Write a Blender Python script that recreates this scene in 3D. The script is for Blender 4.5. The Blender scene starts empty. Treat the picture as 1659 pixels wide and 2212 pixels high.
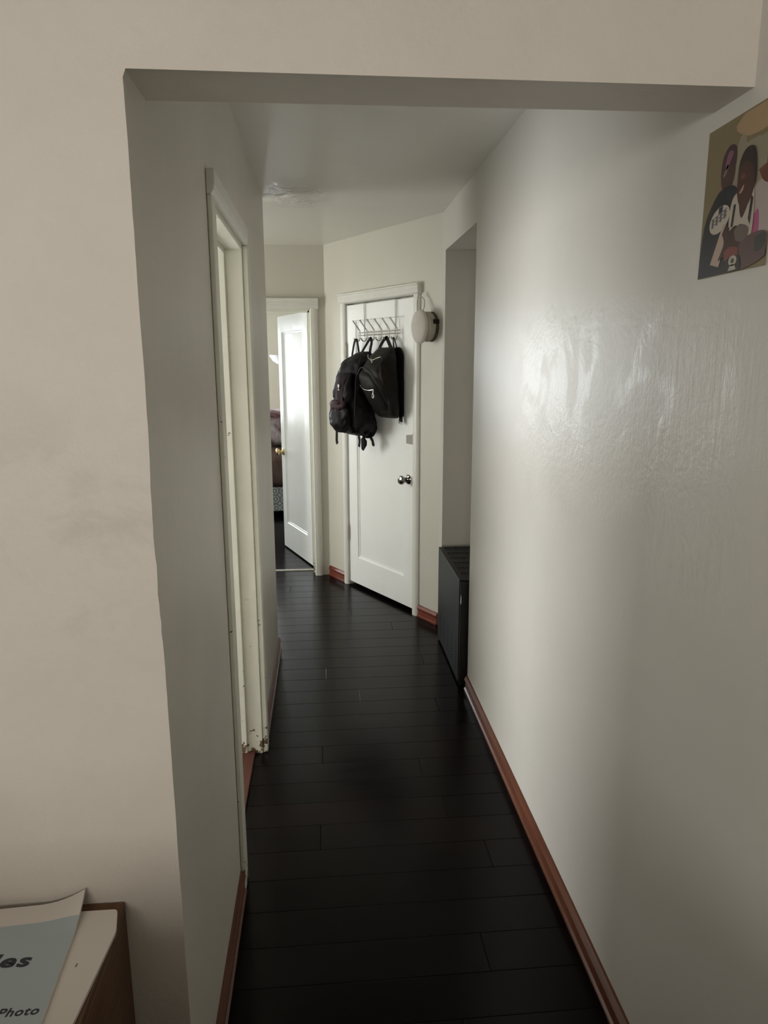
import bpy, bmesh, math, random
from mathutils import Vector, Matrix, noise
random.seed(7)
C = bpy.context.scene.collection
# ------------------------------------------------------------------ camera
H = 1.6126
cam_d = bpy.data.cameras.new('camera'); cam = bpy.data.objects.new('camera', cam_d); C.objects.link(cam)
cam_d.sensor_fit = 'HORIZONTAL'; cam_d.sensor_width = 36.0
cam_d.lens = 36.0 * 1533.6 / 1659.0
cam_d.clip_start = 0.02
yaw, pitch, roll = 0.0842, 0.2062, -0.0036
fw = Vector((math.sin(yaw)*math.cos(pitch), math.cos(yaw)*math.cos(pitch), -math.sin(pitch)))
rt = Vector((math.cos(yaw), -math.sin(yaw), 0)); up = rt.cross(fw)
r2 = rt*math.cos(roll) + up*math.sin(roll); u2 = up*math.cos(roll) - rt*math.sin(roll)
m = Matrix((r2, u2, -fw)).transposed().to_4x4(); m.translation = (0, 0, H)
cam.matrix_world = m
bpy.context.scene.camera = cam
# ------------------------------------------------------------------ world, lights, exposure
sc = bpy.context.scene
w = bpy.data.worlds.new('world'); sc.world = w; w.use_nodes = True
w.node_tree.nodes['Background'].inputs[0].default_value = (0.75, 0.85, 1, 1)
w.node_tree.nodes['Background'].inputs[1].default_value = 0.0
sc.view_settings.view_transform = 'Standard'; sc.view_settings.look = 'None'
sc.view_settings.gamma = 1; sc.view_settings.use_curve_mapping = False
sc.view_settings.exposure = 0.0
def area(name, loc, target, sx, sy, power, col):
    l = bpy.data.lights.new(name, 'AREA'); l.shape = 'RECTANGLE'; l.size = sx; l.size_y = sy
    l.energy = power; l.color = col
    o = bpy.data.objects.new(name, l); C.objects.link(o)
    o.location = loc
    o.rotation_euler = (Vector(target) - Vector(loc)).to_track_quat('-Z', 'Y').to_euler()
    return o
SKY = (0.88, 0.95, 1.0); WARM = (1.0, 0.93, 0.84)
area('bedroom_window_light', (-1.45, 8.6, 1.45), (-1.45, 0, 1.45), 1.4, 1.1, 52, SKY)
area('bedroom_side_window_light', (-2.9, 6.9, 1.5), (0, 6.9, 1.5), 1.4, 1.2, 25, SKY)
area('side_room_window_light', (-2.9, 2.55, 1.12), (0, 2.45, 1.2), 2.0, 1.6, 104, (0.97, 0.98, 1.0))
area('rear_hall_window_light', (-2.4, 4.65, 1.40), (0, 4.65, 1.3), 0.9, 1.1, 35, (0.98, 0.99, 0.96))
area('living_room_window_light', (-0.95, -2.8, 1.74), (-0.6, 1.2, 1.5), 1.5, 0.75, 54, (1.0, 0.94, 0.87))
area('living_room_side_window_light', (-2.8, -0.7, 1.55), (-0.5, 1.0, 1.4), 0.9, 1.0, 12, (0.95, 0.97, 1.0))
# ------------------------------------------------------------------ helpers
_meas = {}
def V(*a): return Vector(a)
def origin_of(p):
    return Vector(p['o']) if p is not None else Vector((0, 0, 0))
def finish(name, bm, mats, parent=None, smooth=False, origin=None, bevel=0, angle=35):
    """link ONE mesh object; verts are given in world space"""
    bmesh.ops.recalc_face_normals(bm, faces=bm.faces[:])
    me = bpy.data.meshes.new(name)
    po = _meas.get(parent.as_pointer(), Vector()) if parent is not None else Vector()
    o_w = Vector(origin) if origin is not None else (po if parent is not None else Vector())
    for v in bm.verts: v.co -= o_w
    bm.to_mesh(me); bm.free()
    for mm in (mats if isinstance(mats, (list, tuple)) else [mats]): me.materials.append(mm)
    o = bpy.data.objects.new(name, me); C.objects.link(o)
    _meas[o.as_pointer()] = o_w
    o.location = o_w - po
    if parent is not None: o.parent = parent
    if smooth:
        for p in me.polygons: p.use_smooth = True
        try: me.set_sharp_from_angle(angle=math.radians(angle))
        except Exception: pass
    if bevel:
        b = o.modifiers.new('bevel', 'BEVEL'); b.width = bevel; b.segments = 2; b.limit_method = 'ANGLE'
        b.angle_limit = math.radians(40)
    return o
def thing(name, label, cat, loc, group=None):
    o = bpy.data.objects.new(name, None); C.objects.link(o); o.location = loc
    o.empty_display_size = 0.05
    _meas[o.as_pointer()] = Vector(loc); o['label'] = label; o['category'] = cat
    if group: o['group'] = group
    return o
def tag(o, label, cat=None, kind=None, group=None):
    if label: o['label'] = label
    if cat: o['category'] = cat
    if kind: o['kind'] = kind
    if group: o['group'] = group
    return o
def struct(name, bm, mats, label, cat, parent=None, **k):
    o = finish(name, bm, mats, parent, **k)
    if parent is None: tag(o, label, cat, 'structure')
    return o
ID = lambda x, y, z: Vector((x, y, z))
ED = Vector((0.4975, -0.8675, 0)); ND = Vector((-0.8675, -0.4975, 0))
F0 = Vector((0.0254, 5.349, 0))
def DG(s, n, z): return F0 + ED*s + ND*n + Vector((0, 0, z))    # diagonal wall frame: along, out of the wall, up
# bedroom leaf frame: along leaf, out of visible face, up
LD = Vector((-0.350, 0.937, 0)); LN = Vector((-0.937, -0.350, 0)); L0 = Vector((-0.109, 5.568, 0))
def LF(s, n, z): return L0 + LD*s + LN*n + Vector((0, 0, z))
def box(bm, a, b, f=ID):
    x0, y0, z0 = a; x1, y1, z1 = b
    vs = [bm.verts.new(f(x, y, z)) for x in (x0, x1) for y in (y0, y1) for z in (z0, z1)]
    for q in ((0,1,3,2),(4,6,7,5),(0,4,5,1),(2,3,7,6),(0,2,6,4),(1,5,7,3)):
        bm.faces.new([vs[i] for i in q])
    return vs
def prism(bm, pts, d0, d1, f):
    """pts in (u,v); f(u,d,v)->world"""
    a = [bm.verts.new(f(u, d0, v)) for u, v in pts]; b = [bm.verts.new(f(u, d1, v)) for u, v in pts]
    fs = [bm.faces.new(a), bm.faces.new(b[::-1])]
    n = len(pts)
    for i in range(n): fs.append(bm.faces.new((a[i], b[i], b[(i+1) % n], a[(i+1) % n])))
    return a, b, fs
def tube(bm, pts, r, seg=8, cap=True, flat=1.0, side=None):
    pts = [Vector(p) for p in pts]; rings = []
    n0 = None
    for i, p in enumerate(pts):
        t = (pts[min(i+1, len(pts)-1)] - pts[max(i-1, 0)]).normalized()
        if n0 is None:
            n0 = Vector(side) if side else (Vector((0, 0, 1)) if abs(t.z) < 0.9 else Vector((1, 0, 0)))
        n0 = (n0 - t*n0.dot(t)).normalized(); b = t.cross(n0)
        rr = r[i] if isinstance(r, (list, tuple)) else r
        rings.append([bm.verts.new(p + n0*math.cos(a)*rr + b*math.sin(a)*rr*flat) for a in [2*math.pi*k/seg for k in range(seg)]])
    for i in range(len(rings)-1):
        for k in range(seg):
            bm.faces.new((rings[i][k], rings[i][(k+1) % seg], rings[i+1][(k+1) % seg], rings[i+1][k]))
    if cap: bm.faces.new(rings[0][::-1]); bm.faces.new(rings[-1])
def lathe(bm, prof, f, seg=24):
    """prof: (radius, along); f(a,b,along)->world with a,b in the disc plane"""
    rings = []
    for r, h in prof:
        rings.append([bm.verts.new(f(r*math.cos(t), r*math.sin(t), h)) for t in [2*math.pi*k/seg for k in range(seg)]])
    for i in range(len(rings)-1):
        for k in range(seg):
            bm.faces.new((rings[i][k], rings[i][(k+1) % seg], rings[i+1][(k+1) % seg], rings[i+1][k]))
    bm.faces.new(rings[0][::-1]); bm.faces.new(rings[-1])
def smooth_path(pts, n=6):
    pts = [Vector(p) for p in pts]; out = []
    P = [pts[0]] + pts + [pts[-1]]
    for i in range(1, len(P)-2):
        for k in range(n):
            t = k/n; a, b, c, d = P[i-1], P[i], P[i+1], P[i+2]
            out.append(0.5*((2*b) + (c-a)*t + (2*a-5*b+4*c-d)*t*t + (3*b-3*c+d-a)*t**3))
    out.append(pts[-1]); return out
def ribbon(bm, pts, side, width, thick):
    """flat webbing: side = unit vector across the strap (or list)"""
    pts = [Vector(p) for p in pts]; rings = []
    for i, p in enumerate(pts):
        t = (pts[min(i+1, len(pts)-1)] - pts[max(i-1, 0)]).normalized()
        s = Vector(side); s = (s - t*s.dot(t)).normalized(); n = t.cross(s)
        wd = width[i] if isinstance(width, (list, tuple)) else width
        rings.append([bm.verts.new(p + s*a*wd/2 + n*b*thick/2) for a, b in ((-1,-1),(1,-1),(1,1),(-1,1))])
    for i in range(len(rings)-1):
        for k in range(4):
            bm.faces.new((rings[i][k], rings[i][(k+1) % 4], rings[i+1][(k+1) % 4], rings[i+1][k]))
    bm.faces.new(rings[0][::-1]); bm.faces.new(rings[-1])
def grid_wall(bm, pts2, f, holes=()): pass
# ------------------------------------------------------------------ materials
def mat(name, col, rough=0.5, spec=0.5, metal=0.0):
    m = bpy.data.materials.new(name); m.use_nodes = True
    b = m.node_tree.nodes['Principled BSDF']
    b.inputs['Base Color'].default_value = (*col, 1); b.inputs['Roughness'].default_value = rough
    b.inputs['Metallic'].default_value = metal; b.inputs['Specular IOR Level'].default_value = spec
    return m
class NT:
    def __init__(s, m): s.t = m.node_tree; s.b = s.t.nodes['Principled BSDF']; s._c = None
    def n(s, typ, **k):
        x = s.t.nodes.new(typ)
        for a, v in k.items(): setattr(x, a, v)
        return x
    def l(s, a, b): s.t.links.new(a, b)
    def co(s, scale=(1,1,1), rot=(0,0,0)):
        if s._c is None: s._c = s.n('ShaderNodeTexCoord')
        mp = s.n('ShaderNodeMapping'); mp.inputs['Scale'].default_value = scale; mp.inputs['Rotation'].default_value = rot
        s.l(s._c.outputs['Object'], mp.inputs[0]); return mp.outputs[0]
    def noise(s, scale, detail=3, rough=0.5, sc=(1,1,1), dist=0):
        x = s.n('ShaderNodeTexNoise'); x.inputs['Scale'].default_value = scale; x.inputs['Detail'].default_value = detail
        x.inputs['Roughness'].default_value = rough; x.inputs['Distortion'].default_value = dist
        s.l(s.co(sc), x.inputs['Vector']); return x.outputs['Fac']
    def math(s, op, a, b=None, c=None, clamp=False):
        x = s.n('ShaderNodeMath', operation=op); x.use_clamp = clamp
        for i, v in enumerate((a, b, c)):
            if v is None: continue
            if isinstance(v, (int, float)): x.inputs[i].default_value = v
            else: s.l(v, x.inputs[i])
        return x.outputs[0]
    def ramp(s, fac, stops, interp='LINEAR'):
        x = s.n('ShaderNodeValToRGB'); x.color_ramp.interpolation = interp
        e = x.color_ramp.elements
        while len(e) < len(stops): e.new(0.5)
        for i, (p, c) in enumerate(stops):
            e[i].position = p; e[i].color = (*c, 1) if len(c) == 3 else c
        s.l(fac, x.inputs[0]); return x.outputs[0]
    def smooth(s, v, a, b):
        x = s.n('ShaderNodeMapRange', interpolation_type='SMOOTHSTEP')
        s.l(v, x.inputs[0]); x.inputs[1].default_value = a; x.inputs[2].default_value = b; return x.outputs[0]
    def bump(s, h, strength, dist=0.01):
        x = s.n('ShaderNodeBump'); x.inputs['Strength'].default_value = strength; x.inputs['Distance'].default_value = dist
        s.l(h, x.inputs['Height']); s.l(x.outputs[0], s.b.inputs['Normal'])
    def sep(s):
        s.co(); x = s.n('ShaderNodeSeparateXYZ'); s.l(s._c.outputs['Object'], x.inputs[0]); return x.outputs
def paint(name, col, rough=0.4, spec=0.5, mott=0.05, bump=0.25, fine=True, scale=1.0):
    m = mat(name, col, rough, spec); t = NT(m)
    n1 = t.noise(2.2*scale, 4, 0.55)
    d = [max(0, c*(1-mott)) for c in col]; l = [min(1, c*(1+mott)) for c in col]
    t.l(t.ramp(n1, [(0.3, d), (0.7, l)]), t.b.inputs['Base Color'])
    big = t.noise(3.0*scale, 3, 0.5); mid = t.noise(14*scale, 4, 0.6); fi = t.noise(140, 2, 0.5)
    h = t.math('ADD', t.math('MULTIPLY', big, 1.2), t.math('ADD', t.math('MULTIPLY', mid, 0.18), t.math('MULTIPLY', fi, 0.03)))
    t.bump(h, bump, 0.02)
    return m
WALLC = (0.66, 0.625, 0.555)
M_wall = paint('wall_paint', WALLC, 0.42)
M_ceil = paint('ceiling_gloss_paint', (0.70, 0.675, 0.615), 0.30, mott=0.02, bump=0.35, scale=0.6)
def ceil_patch():
    t = NT(M_ceil); x, y, z = t.sep()
    dx = t.math('MULTIPLY', t.math('ADD', x, 0.12), 3.2); dy = t.math('MULTIPLY', t.math('SUBTRACT', y, 3.85), 2.2)
    d = t.math('SQRT', t.math('ADD', t.math('MULTIPLY', dx, dx), t.math('MULTIPLY', dy, dy)))
    k = t.math('SUBTRACT', 1.0, t.smooth(t.math('ADD', d, t.math('MULTIPLY', t.noise(5, 4, 0.6), 0.9)), 0.35, 1.15))
    t.l(t.math('SUBTRACT', 0.32, t.math('MULTIPLY', k, 0.14)), t.b.inputs['Roughness'])
    bp_ = [n for n in t.t.nodes if n.type == 'BUMP'][0]; src = bp_.inputs['Height'].links[0].from_socket
    seam = t.math('MULTIPLY', t.smooth(y, 3.50, 3.54), t.math('SUBTRACT', 1.0, t.smooth(x, 0.10, 0.30)))
    hh = t.math('ADD', t.math('MULTIPLY', k, t.math('ADD', 2.6, t.math('MULTIPLY', t.noise(22, 4, 0.6), 0.9))), t.math('MULTIPLY', seam, 0.10))
    t.l(t.math('ADD', src, hh), bp_.inputs['Height'])
ceil_patch()
M_far = paint('far_wall_paint', (0.60, 0.58, 0.50), 0.5, mott=0.02, bump=0.15)
M_bed = paint('bedroom_wall_paint', (0.80, 0.76, 0.64), 0.6, mott=0.02, bump=0.1)
def front_wall_mat():
    m = mat('stained_wall_paint', WALLC, 0.5); t = NT(m)
    n1 = t.noise(5, 6, 0.65, dist=0.4); n2 = t.noise(26, 4, 0.6)
    x, y, z = t.sep()
    # smudgy band at shoulder height
    band = t.math('MULTIPLY', t.smooth(z, 1.0, 1.25), t.math('SUBTRACT', 1.0, t.smooth(z, 1.3, 1.75)))
    mask = t.math('MULTIPLY', band, t.smooth(n1, 0.48, 0.68))
    mx = t.n('ShaderNodeMix', data_type='RGBA'); t.l(t.math('MULTIPLY', mask, 0.5), mx.inputs[0])
    t.l(t.ramp(n1, [(0.3, (0.62, 0.575, 0.51)), (0.7, (0.66, 0.615, 0.55))]), mx.inputs[6]); mx.inputs[7].default_value = (0.45, 0.41, 0.35, 1)
    t.l(mx.outputs[2], t.b.inputs['Base Color'])
    sp = t.math('GREATER_THAN', t.noise(18, 1, 0.3), 0.80)
    h = t.math('ADD', t.math('MULTIPLY', t.noise(6, 5, 0.6), 0.9), t.math('ADD', t.math('MULTIPLY', n2, 0.2), t.math('MULTIPLY', t.noise(150, 2), 0.04)))
    t.bump(h, 0.35, 0.012); return m
M_front = front_wall_mat()
def right_wall_mat():
    m = mat('glossy_patched_wall_paint', WALLC, 0.4); t = NT(m)
    x, y, z = t.sep()
    t.l(t.ramp(t.noise(1.7, 3), [(0.3, (0.565, 0.555, 0.495)), (0.7, (0.61, 0.585, 0.535))]), t.b.inputs['Base Color'])
    my = t.math('MULTIPLY', t.smooth(y, 0.9, 1.25), t.math('SUBTRACT', 1.0, t.smooth(y, 2.2, 2.7)))
    mz = t.math('MULTIPLY', t.smooth(z, 1.0, 1.25), t.math('SUBTRACT', 1.0, t.smooth(z, 1.62, 1.85)))
    mask = t.math('MULTIPLY', my, mz)
    # brushed-on patches of smoother, glossier paint
    ps = t.smooth(t.noise(4.5, 3, 0.5, dist=1.2), 0.47, 0.56)
    rg = t.math('SUBTRACT', 0.42, t.math('MULTIPLY', t.math('MULTIPLY', mask, ps), 0.09))
    t.l(rg, t.b.inputs['Roughness'])
    big = t.noise(2.4, 3, 0.5); mid = t.noise(60, 4, 0.65); drip = t.noise(9, 3, 0.6, sc=(1, 4.5, 0.25)); sp = t.noise(11, 2, 0.4)
    near = t.math('SUBTRACT', 1.0, t.smooth(y, 1.35, 1.75)); spk = t.smooth(sp, 0.70, 0.78)
    h1 = t.math('MULTIPLY', mask, t.math('ADD', t.math('MULTIPLY', mid, 0.32), t.math('ADD', t.math('MULTIPLY', t.math('MULTIPLY', drip, near), 0.42), t.math('MULTIPLY', ps, 0.015))))
    h = t.math('ADD', t.math('ADD', t.math('MULTIPLY', big, 0.9), t.math('MULTIPLY', spk, 0.10)), t.math('ADD', h1, t.math('MULTIPLY', t.noise(170, 2), 0.025)))
    t.bump(h, 0.42, 0.014); return m
M_right = right_wall_mat()
M_trim = paint('old_white_trim_paint', (0.74, 0.73, 0.67), 0.35, mott=0.03, bump=0.12, scale=3)
M_door = paint('white_door_gloss', (0.90, 0.905, 0.88), 0.27, mott=0.015, bump=0.10, scale=2)
M_jamb = paint('chipped_cream_jamb_paint', (0.74, 0.745, 0.64), 0.4, mott=0.03, bump=0.2, scale=3)
def chip_mat():
    t = NT(M_jamb); x, y, z = t.sep()
    src = t.b.inputs['Base Color'].links[0].from_socket
    low = t.math('SUBTRACT', 1.0, t.smooth(z, 0.02, 0.22))
    k = t.math('GREATER_THAN', t.math('ADD', t.noise(34, 4, 0.6), t.math('MULTIPLY', low, 0.16)), 0.70)
    mx = t.n('ShaderNodeMix', data_type='RGBA'); t.l(k, mx.inputs[0]); t.l(src, mx.inputs[6]); mx.inputs[7].default_value = (0.16, 0.11, 0.07, 1)
    t.l(mx.outputs[2], t.b.inputs['Base Color'])
chip_mat()
def wood(name, c1, c2, rough=0.3, sc=(1, 22, 22), scale=3.0, bump=0.1):
    m = mat(name, c1, rough); t = NT(m)
    n = t.noise(scale, 5, 0.6, sc=sc, dist=0.3)
    t.l(t.ramp(n, [(0.3, c1), (0.7, c2)]), t.b.inputs['Base Color']); t.bump(n, bump, 0.003); t.b.inputs['Specular IOR Level'].default_value = 0.3; return m
M_base = wood('red_brown_skirting_wood', (0.085, 0.028, 0.015), (0.15, 0.056, 0.030), 0.28, (22, 1, 22))
M_baseD = wood('red_skirting_wood', (0.14, 0.030, 0.018), (0.21, 0.055, 0.034), 0.25, (8, 8, 22))
M_cab = wood('dark_walnut_veneer', (0.085, 0.040, 0.018), (0.15, 0.075, 0.035), 0.42, (20, 1.5, 20))
M_saddle = wood('red_threshold_wood', (0.055, 0.018, 0.012), (0.085, 0.028, 0.018), 0.5, (16, 1, 16))
def floor_mat():
    m = mat('dark_stained_planks', (0.02, 0.015, 0.013), 0.3); t = NT(m)
    x, y, z = t.sep()
    yr = t.math('DIVIDE', t.math('ADD', y, t.math('MULTIPLY', t.noise(1.1, 1), 0.010)), 0.1335); row = t.math('FLOOR', yr); fy = t.math('SUBTRACT', yr, row)
    wn = t.n('ShaderNodeTexWhiteNoise', noise_dimensions='1D'); t.l(row, wn.inputs['W'])
    xr = t.math('ADD', t.math('DIVIDE', x, 1.9), t.math('MULTIPLY', wn.outputs['Value'], 7.0)); col = t.math('FLOOR', xr); fx = t.math('SUBTRACT', xr, col)
    w2 = t.n('ShaderNodeTexWhiteNoise', noise_dimensions='2D'); cb2 = t.n('ShaderNodeCombineXYZ'); t.l(row, cb2.inputs[0]); t.l(col, cb2.inputs[1]); t.l(cb2.outputs[0], w2.inputs['Vector'])
    gy = t.math('MINIMUM', fy, t.math('SUBTRACT', 1.0, fy)); gx = t.math('MULTIPLY', t.math('MINIMUM', fx, t.math('SUBTRACT', 1.0, fx)), 14.2)
    gap = t.math('SUBTRACT', 1.0, t.smooth(t.math('MINIMUM', gy, gx), 0.004, 0.013))
    n = t.noise(4, 5, 0.6, sc=(0.5, 6, 1)); worn = t.smooth(t.noise(2.0, 3), 0.42, 0.66)
    mx = t.n('ShaderNodeMix', data_type='RGBA'); t.l(t.math('MULTIPLY', worn, 0.45), mx.inputs[0])
    t.l(t.ramp(w2.outputs['Value'], [(0.0, (0.0020, 0.0014, 0.0013)), (1.0, (0.0050, 0.0036, 0.0034))]), mx.inputs[6]); mx.inputs[7].default_value = (0.0065, 0.0020, 0.0018, 1)
    m2 = t.n('ShaderNodeMix', data_type='RGBA'); t.l(gap, m2.inputs[0]); t.l(mx.outputs[2], m2.inputs[6]); m2.inputs[7].default_value = (0.0003, 0.0003, 0.0003, 1)
    t.l(m2.outputs[2], t.b.inputs['Base Color'])
    t.l(t.math('ADD', 0.15, t.math('MULTIPLY', n, 0.14)), t.b.inputs['Roughness'])
    wave = t.noise(3.0, 2)
    h = t.math('ADD', t.math('MULTIPLY', gap, -1.0), t.math('ADD', t.math('ADD', t.math('MULTIPLY', n, 0.04), t.math('MULTIPLY', w2.outputs['Value'], 0.2)), t.math('MULTIPLY', wave, 0.5)))
    t.bump(h, 0.4, 0.0022); t.l(t.math('MULTIPLY', t.math('SUBTRACT', 1.0, gap), 0.12), t.b.inputs['Specular IOR Level'])
    return m
M_floor = floor_mat()
M_chrome = mat('dark_nickel', (0.30, 0.29, 0.27), 0.12, metal=1)
M_steel = mat('dull_wire_chrome', (0.42, 0.40, 0.37), 0.28, metal=1)
M_silver = mat('bright_zip_metal', (0.75, 0.73, 0.68), 0.2, metal=1)
M_brass = mat('brass', (0.72, 0.55, 0.28), 0.18, metal=1)
M_hinge = paint('paint_worn_hinge', (0.42, 0.39, 0.33), 0.4, mott=0.25, bump=0.2, scale=14)
M_gapd = mat('closet_interior_black', (0.01, 0.01, 0.01), 0.8)
def fabric(name, c1, c2, rough=0.6, sc=7, bump=0.35, spec=0.15):
    m = mat(name, c1, rough, spec); t = NT(m)
    n = t.noise(sc, 4, 0.6, dist=0.6); f = t.noise(420, 2)
    t.l(t.ramp(n, [(0.35, c1), (0.65, c2)]), t.b.inputs['Base Color'])
    t.bump(t.math('ADD', t.math('MULTIPLY', n, 1.0), t.math('MULTIPLY', f, 0.03)), bump, 0.02); return m
M_nylon = fabric('black_purple_nylon', (0.0045, 0.0036, 0.0045), (0.012, 0.009, 0.0115), 0.5)
M_purple = fabric('faded_plum_nylon', (0.045, 0.026, 0.032), (0.062, 0.037, 0.044), 0.55)
M_side = fabric('black_back_padding', (0.004, 0.004, 0.004), (0.008, 0.008, 0.008), 0.8)
M_leather = fabric('worn_black_leather', (0.009, 0.0075, 0.0065), (0.018, 0.0155, 0.0135), 0.5, 9, 0.25)
M_brownl = fabric('brown_rubbed_leather', (0.012, 0.0085, 0.0065), (0.022, 0.0135, 0.009), 0.5, 16, 0.25)
M_strap = mat('black_webbing', (0.003, 0.003, 0.003), 0.7, 0.15)
M_piping = mat('dark_grey_piping', (0.020, 0.018, 0.020), 0.5, 0.3)
M_white = mat('white_badge', (0.7, 0.7, 0.68), 0.4)
M_cap = fabric('off_white_cap_cloth', (0.56, 0.53, 0.47), (0.62, 0.59, 0.53), 0.8, 9, 0.1)
M_capband = fabric('dark_olive_cap_band', (0.05, 0.045, 0.035), (0.09, 0.08, 0.06), 0.7, 20, 0.2)
M_capside = fabric('beige_cap_side_cloth', (0.36, 0.33, 0.27), (0.42, 0.38, 0.31), 0.8, 12, 0.15)
M_tape = mat('grey_tape', (0.30, 0.28, 0.26), 0.5)
M_heat = paint('black_enamel_steel', (0.010, 0.0105, 0.011), 0.42, 0.3, mott=0.15, bump=0.05)
M_heatf = mat('black_heater_front', (0.004, 0.004, 0.004), 0.4)
M_heatg = mat('grille_recess_black', (0.002, 0.002, 0.002), 0.9)
M_panelg = mat('dark_grey_plate', (0.02, 0.022, 0.024), 0.5)
M_paper = mat('white_paper', (0.72, 0.67, 0.62), 0.5)
M_blue = mat('pale_blue_print', (0.42, 0.50, 0.52), 0.45)
M_ink = mat('navy_black_ink', (0.02, 0.02, 0.035), 0.5)
M_blanket = fabric('brown_plush_blanket', (0.10, 0.065, 0.055), (0.15, 0.10, 0.085), 0.9, 6, 0.4)
M_pillow = fabric('plum_white_bedding', (0.10, 0.04, 0.045), (0.6, 0.52, 0.54), 0.8, 5, 0.3)
def skirt_mat():
    m = mat('ring_patterned_bedskirt', (0.4, 0.42, 0.42), 0.8); t = NT(m)
    v = t.n('ShaderNodeTexVoronoi'); v.inputs['Scale'].default_value = 11; v.inputs['Randomness'].default_value = 0.15
    t.l(t.co(), v.inputs['Vector']); s = t.math('SINE', t.math('MULTIPLY', v.outputs['Distance'], 22))
    t.l(t.ramp(s, [(0.35, (0.20, 0.21, 0.22)), (0.6, (0.50, 0.52, 0.53))]), t.b.inputs['Base Color']); return m
M_skirt = skirt_mat()
M_lamp = mat('white_glass_shade', (0.9, 0.9, 0.9), 0.3)

# ------------------------------------------------------------------ structure
XL, XR, ZC = -0.285, 0.694, 2.44
YA, YB = 1.190, 1.32
def fX(t): return lambda u, d, v: Vector((d, u, v))   # prism in YZ, extruded in X
def fY(u, d, v): return Vector((u, d, v))             # prism in XZ, extruded in Y
fXf = lambda u, d, v: Vector((d, u, v))
bm = bmesh.new(); box(bm, (-3.2, -3.2, -0.1), (1.5, 9.0, 0))
struct('floor', bm, M_floor, 'dark stained wooden plank floor running through the hallway', 'floor')
bm = bmesh.new(); box(bm, (-3.2, -3.2, ZC), (1.5, 9.0, ZC+0.1))
struct('ceiling', bm, M_ceil, 'glossy off-white painted plaster ceiling above the hallway', 'ceiling')

# front wall with the square opening (slightly out of true, as plastered)
bm = bmesh.new()
def rough_edge(n, a, b, seed, amp=0.0009):
    out = []
    for i in range(n+1):
        k = i/n; p = (a[0]+(b[0]-a[0])*k, a[1]+(b[1]-a[1])*k)
        z = p[1]
        e = (noise.noise(Vector((seed, z*9, 0)))*amp + noise.noise(Vector((seed, z*40, 3)))*amp*0.5)
        if 1.12 < z < 1.50:   # knocked-off plaster of the corner at elbow height
            kk = math.sin((z-1.12)/0.38*math.pi)
            e += -0.003*kk + noise.noise(Vector((seed, z*60, 9)))*0.003*kk
        out.append((p[0]+e, z))
    return out
edge = rough_edge(120, (XL, 0), (XL, 2.0455), 3.1)
pts = [(-3.2, 0)] + edge + [(XR, 2.0405), (XR+0.05, 2.0405), (XR+0.05, ZC), (-3.2, ZC)]
a, b, fs = prism(bm, pts, 1.188, 1.31, fY)
for v in bm.verts:
    if v.co.y > 1.25:
        if v.co.z < 2.04 and abs(v.co.x-XL) < 0.03: v.co.x = XL
        v.co.y = 1.335 - 0.028*(v.co.x-XL)/(XR-XL) if v.co.x > XL-0.01 else 1.335
# round off the corner a little
ed = [e for e in bm.edges if all(abs(v.co.y-1.188) < 1e-4 and ((abs(v.co.x-XL) < 0.02 and v.co.z < 2.05) or abs(v.co.z-2.043) < 0.004) for v in e.verts) and e.calc_length() < 1.2
      and not all(v.co.x > XR-0.01 for v in e.verts)]
bmesh.ops.bevel(bm, geom=ed, offset=0.005, segments=3, affect='EDGES', profile=0.5)
bm.normal_update()
for f_ in bm.faces:
    c_ = f_.calc_center_median()
    if abs(f_.normal.x) > 0.9 and abs(c_.x-XL) < 0.03 and c_.y > 1.2: f_.material_index = 1
struct('wall_front', bm, [M_front, M_wall], 'off-white plastered wall with a wide square opening into the hallway', 'wall', smooth=True, angle=50)

bm = bmesh.new()
prism(bm, [(1.334, 0), (2.03, 0), (2.03, 2.035), (2.77, 2.035), (2.77, 0), (3.884, 0), (3.884, ZC), (1.334, ZC)], XL, XL-0.15, fXf)
# drop the part that lies inside the front wall opening edge: kept coplanar
struct('wall_left', bm, M_wall, 'grey-beige hallway wall on the left with the side doorway', 'wall')
bm = bmesh.new()
prism(bm, [(-3.2, 0), (3.281, 0), (3.281, 2.223), (4.095, 2.226), (4.095, 0), (4.182, 0), (4.182, ZC), (-3.2, ZC)], XR, XR+0.9, fXf)
ed = [e for e in bm.edges if all(abs(v.co.x-XR) < 1e-4 and abs(v.co.y-3.281) < 1e-3 for v in e.verts)]
bmesh.ops.bevel(bm, geom=ed, offset=0.004, segments=3, affect='EDGES')
struct('wall_right', bm, M_right, 'long glossy off-white hallway wall on the right with bumpy paint', 'wall')
bm = bmesh.new(); box(bm, (XR+0.55, 3.27, 0), (XR+0.9, 4.1, 2.23))
struct('wall_alcove', bm, M_wall, 'beige side wall deep inside the heater alcove', 'wall')
# diagonal wall
bm = bmesh.new()
prism(bm, [(0, 0), (0.292, 0), (0.292, 2.018), (1.085, 2.018), (1.085, 0), (1.3455, 0), (1.3455, ZC), (0, ZC)], 0, -0.12, DG)
struct('wall_diagonal', bm, M_far, 'cream diagonal wall around the closet door', 'wall')
bm = bmesh.new()
prism(bm, [(-3.2, 0), (-0.85, 0), (-0.85, 2.0), (-0.075, 2.0), (-0.075, 0), (0.0254, 0), (0.0254, ZC), (-3.2, ZC)], 5.349, 5.48, fY)
struct('wall_far', bm, M_far, 'cream wall at the hallway end around the bedroom doorway', 'wall')
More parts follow.
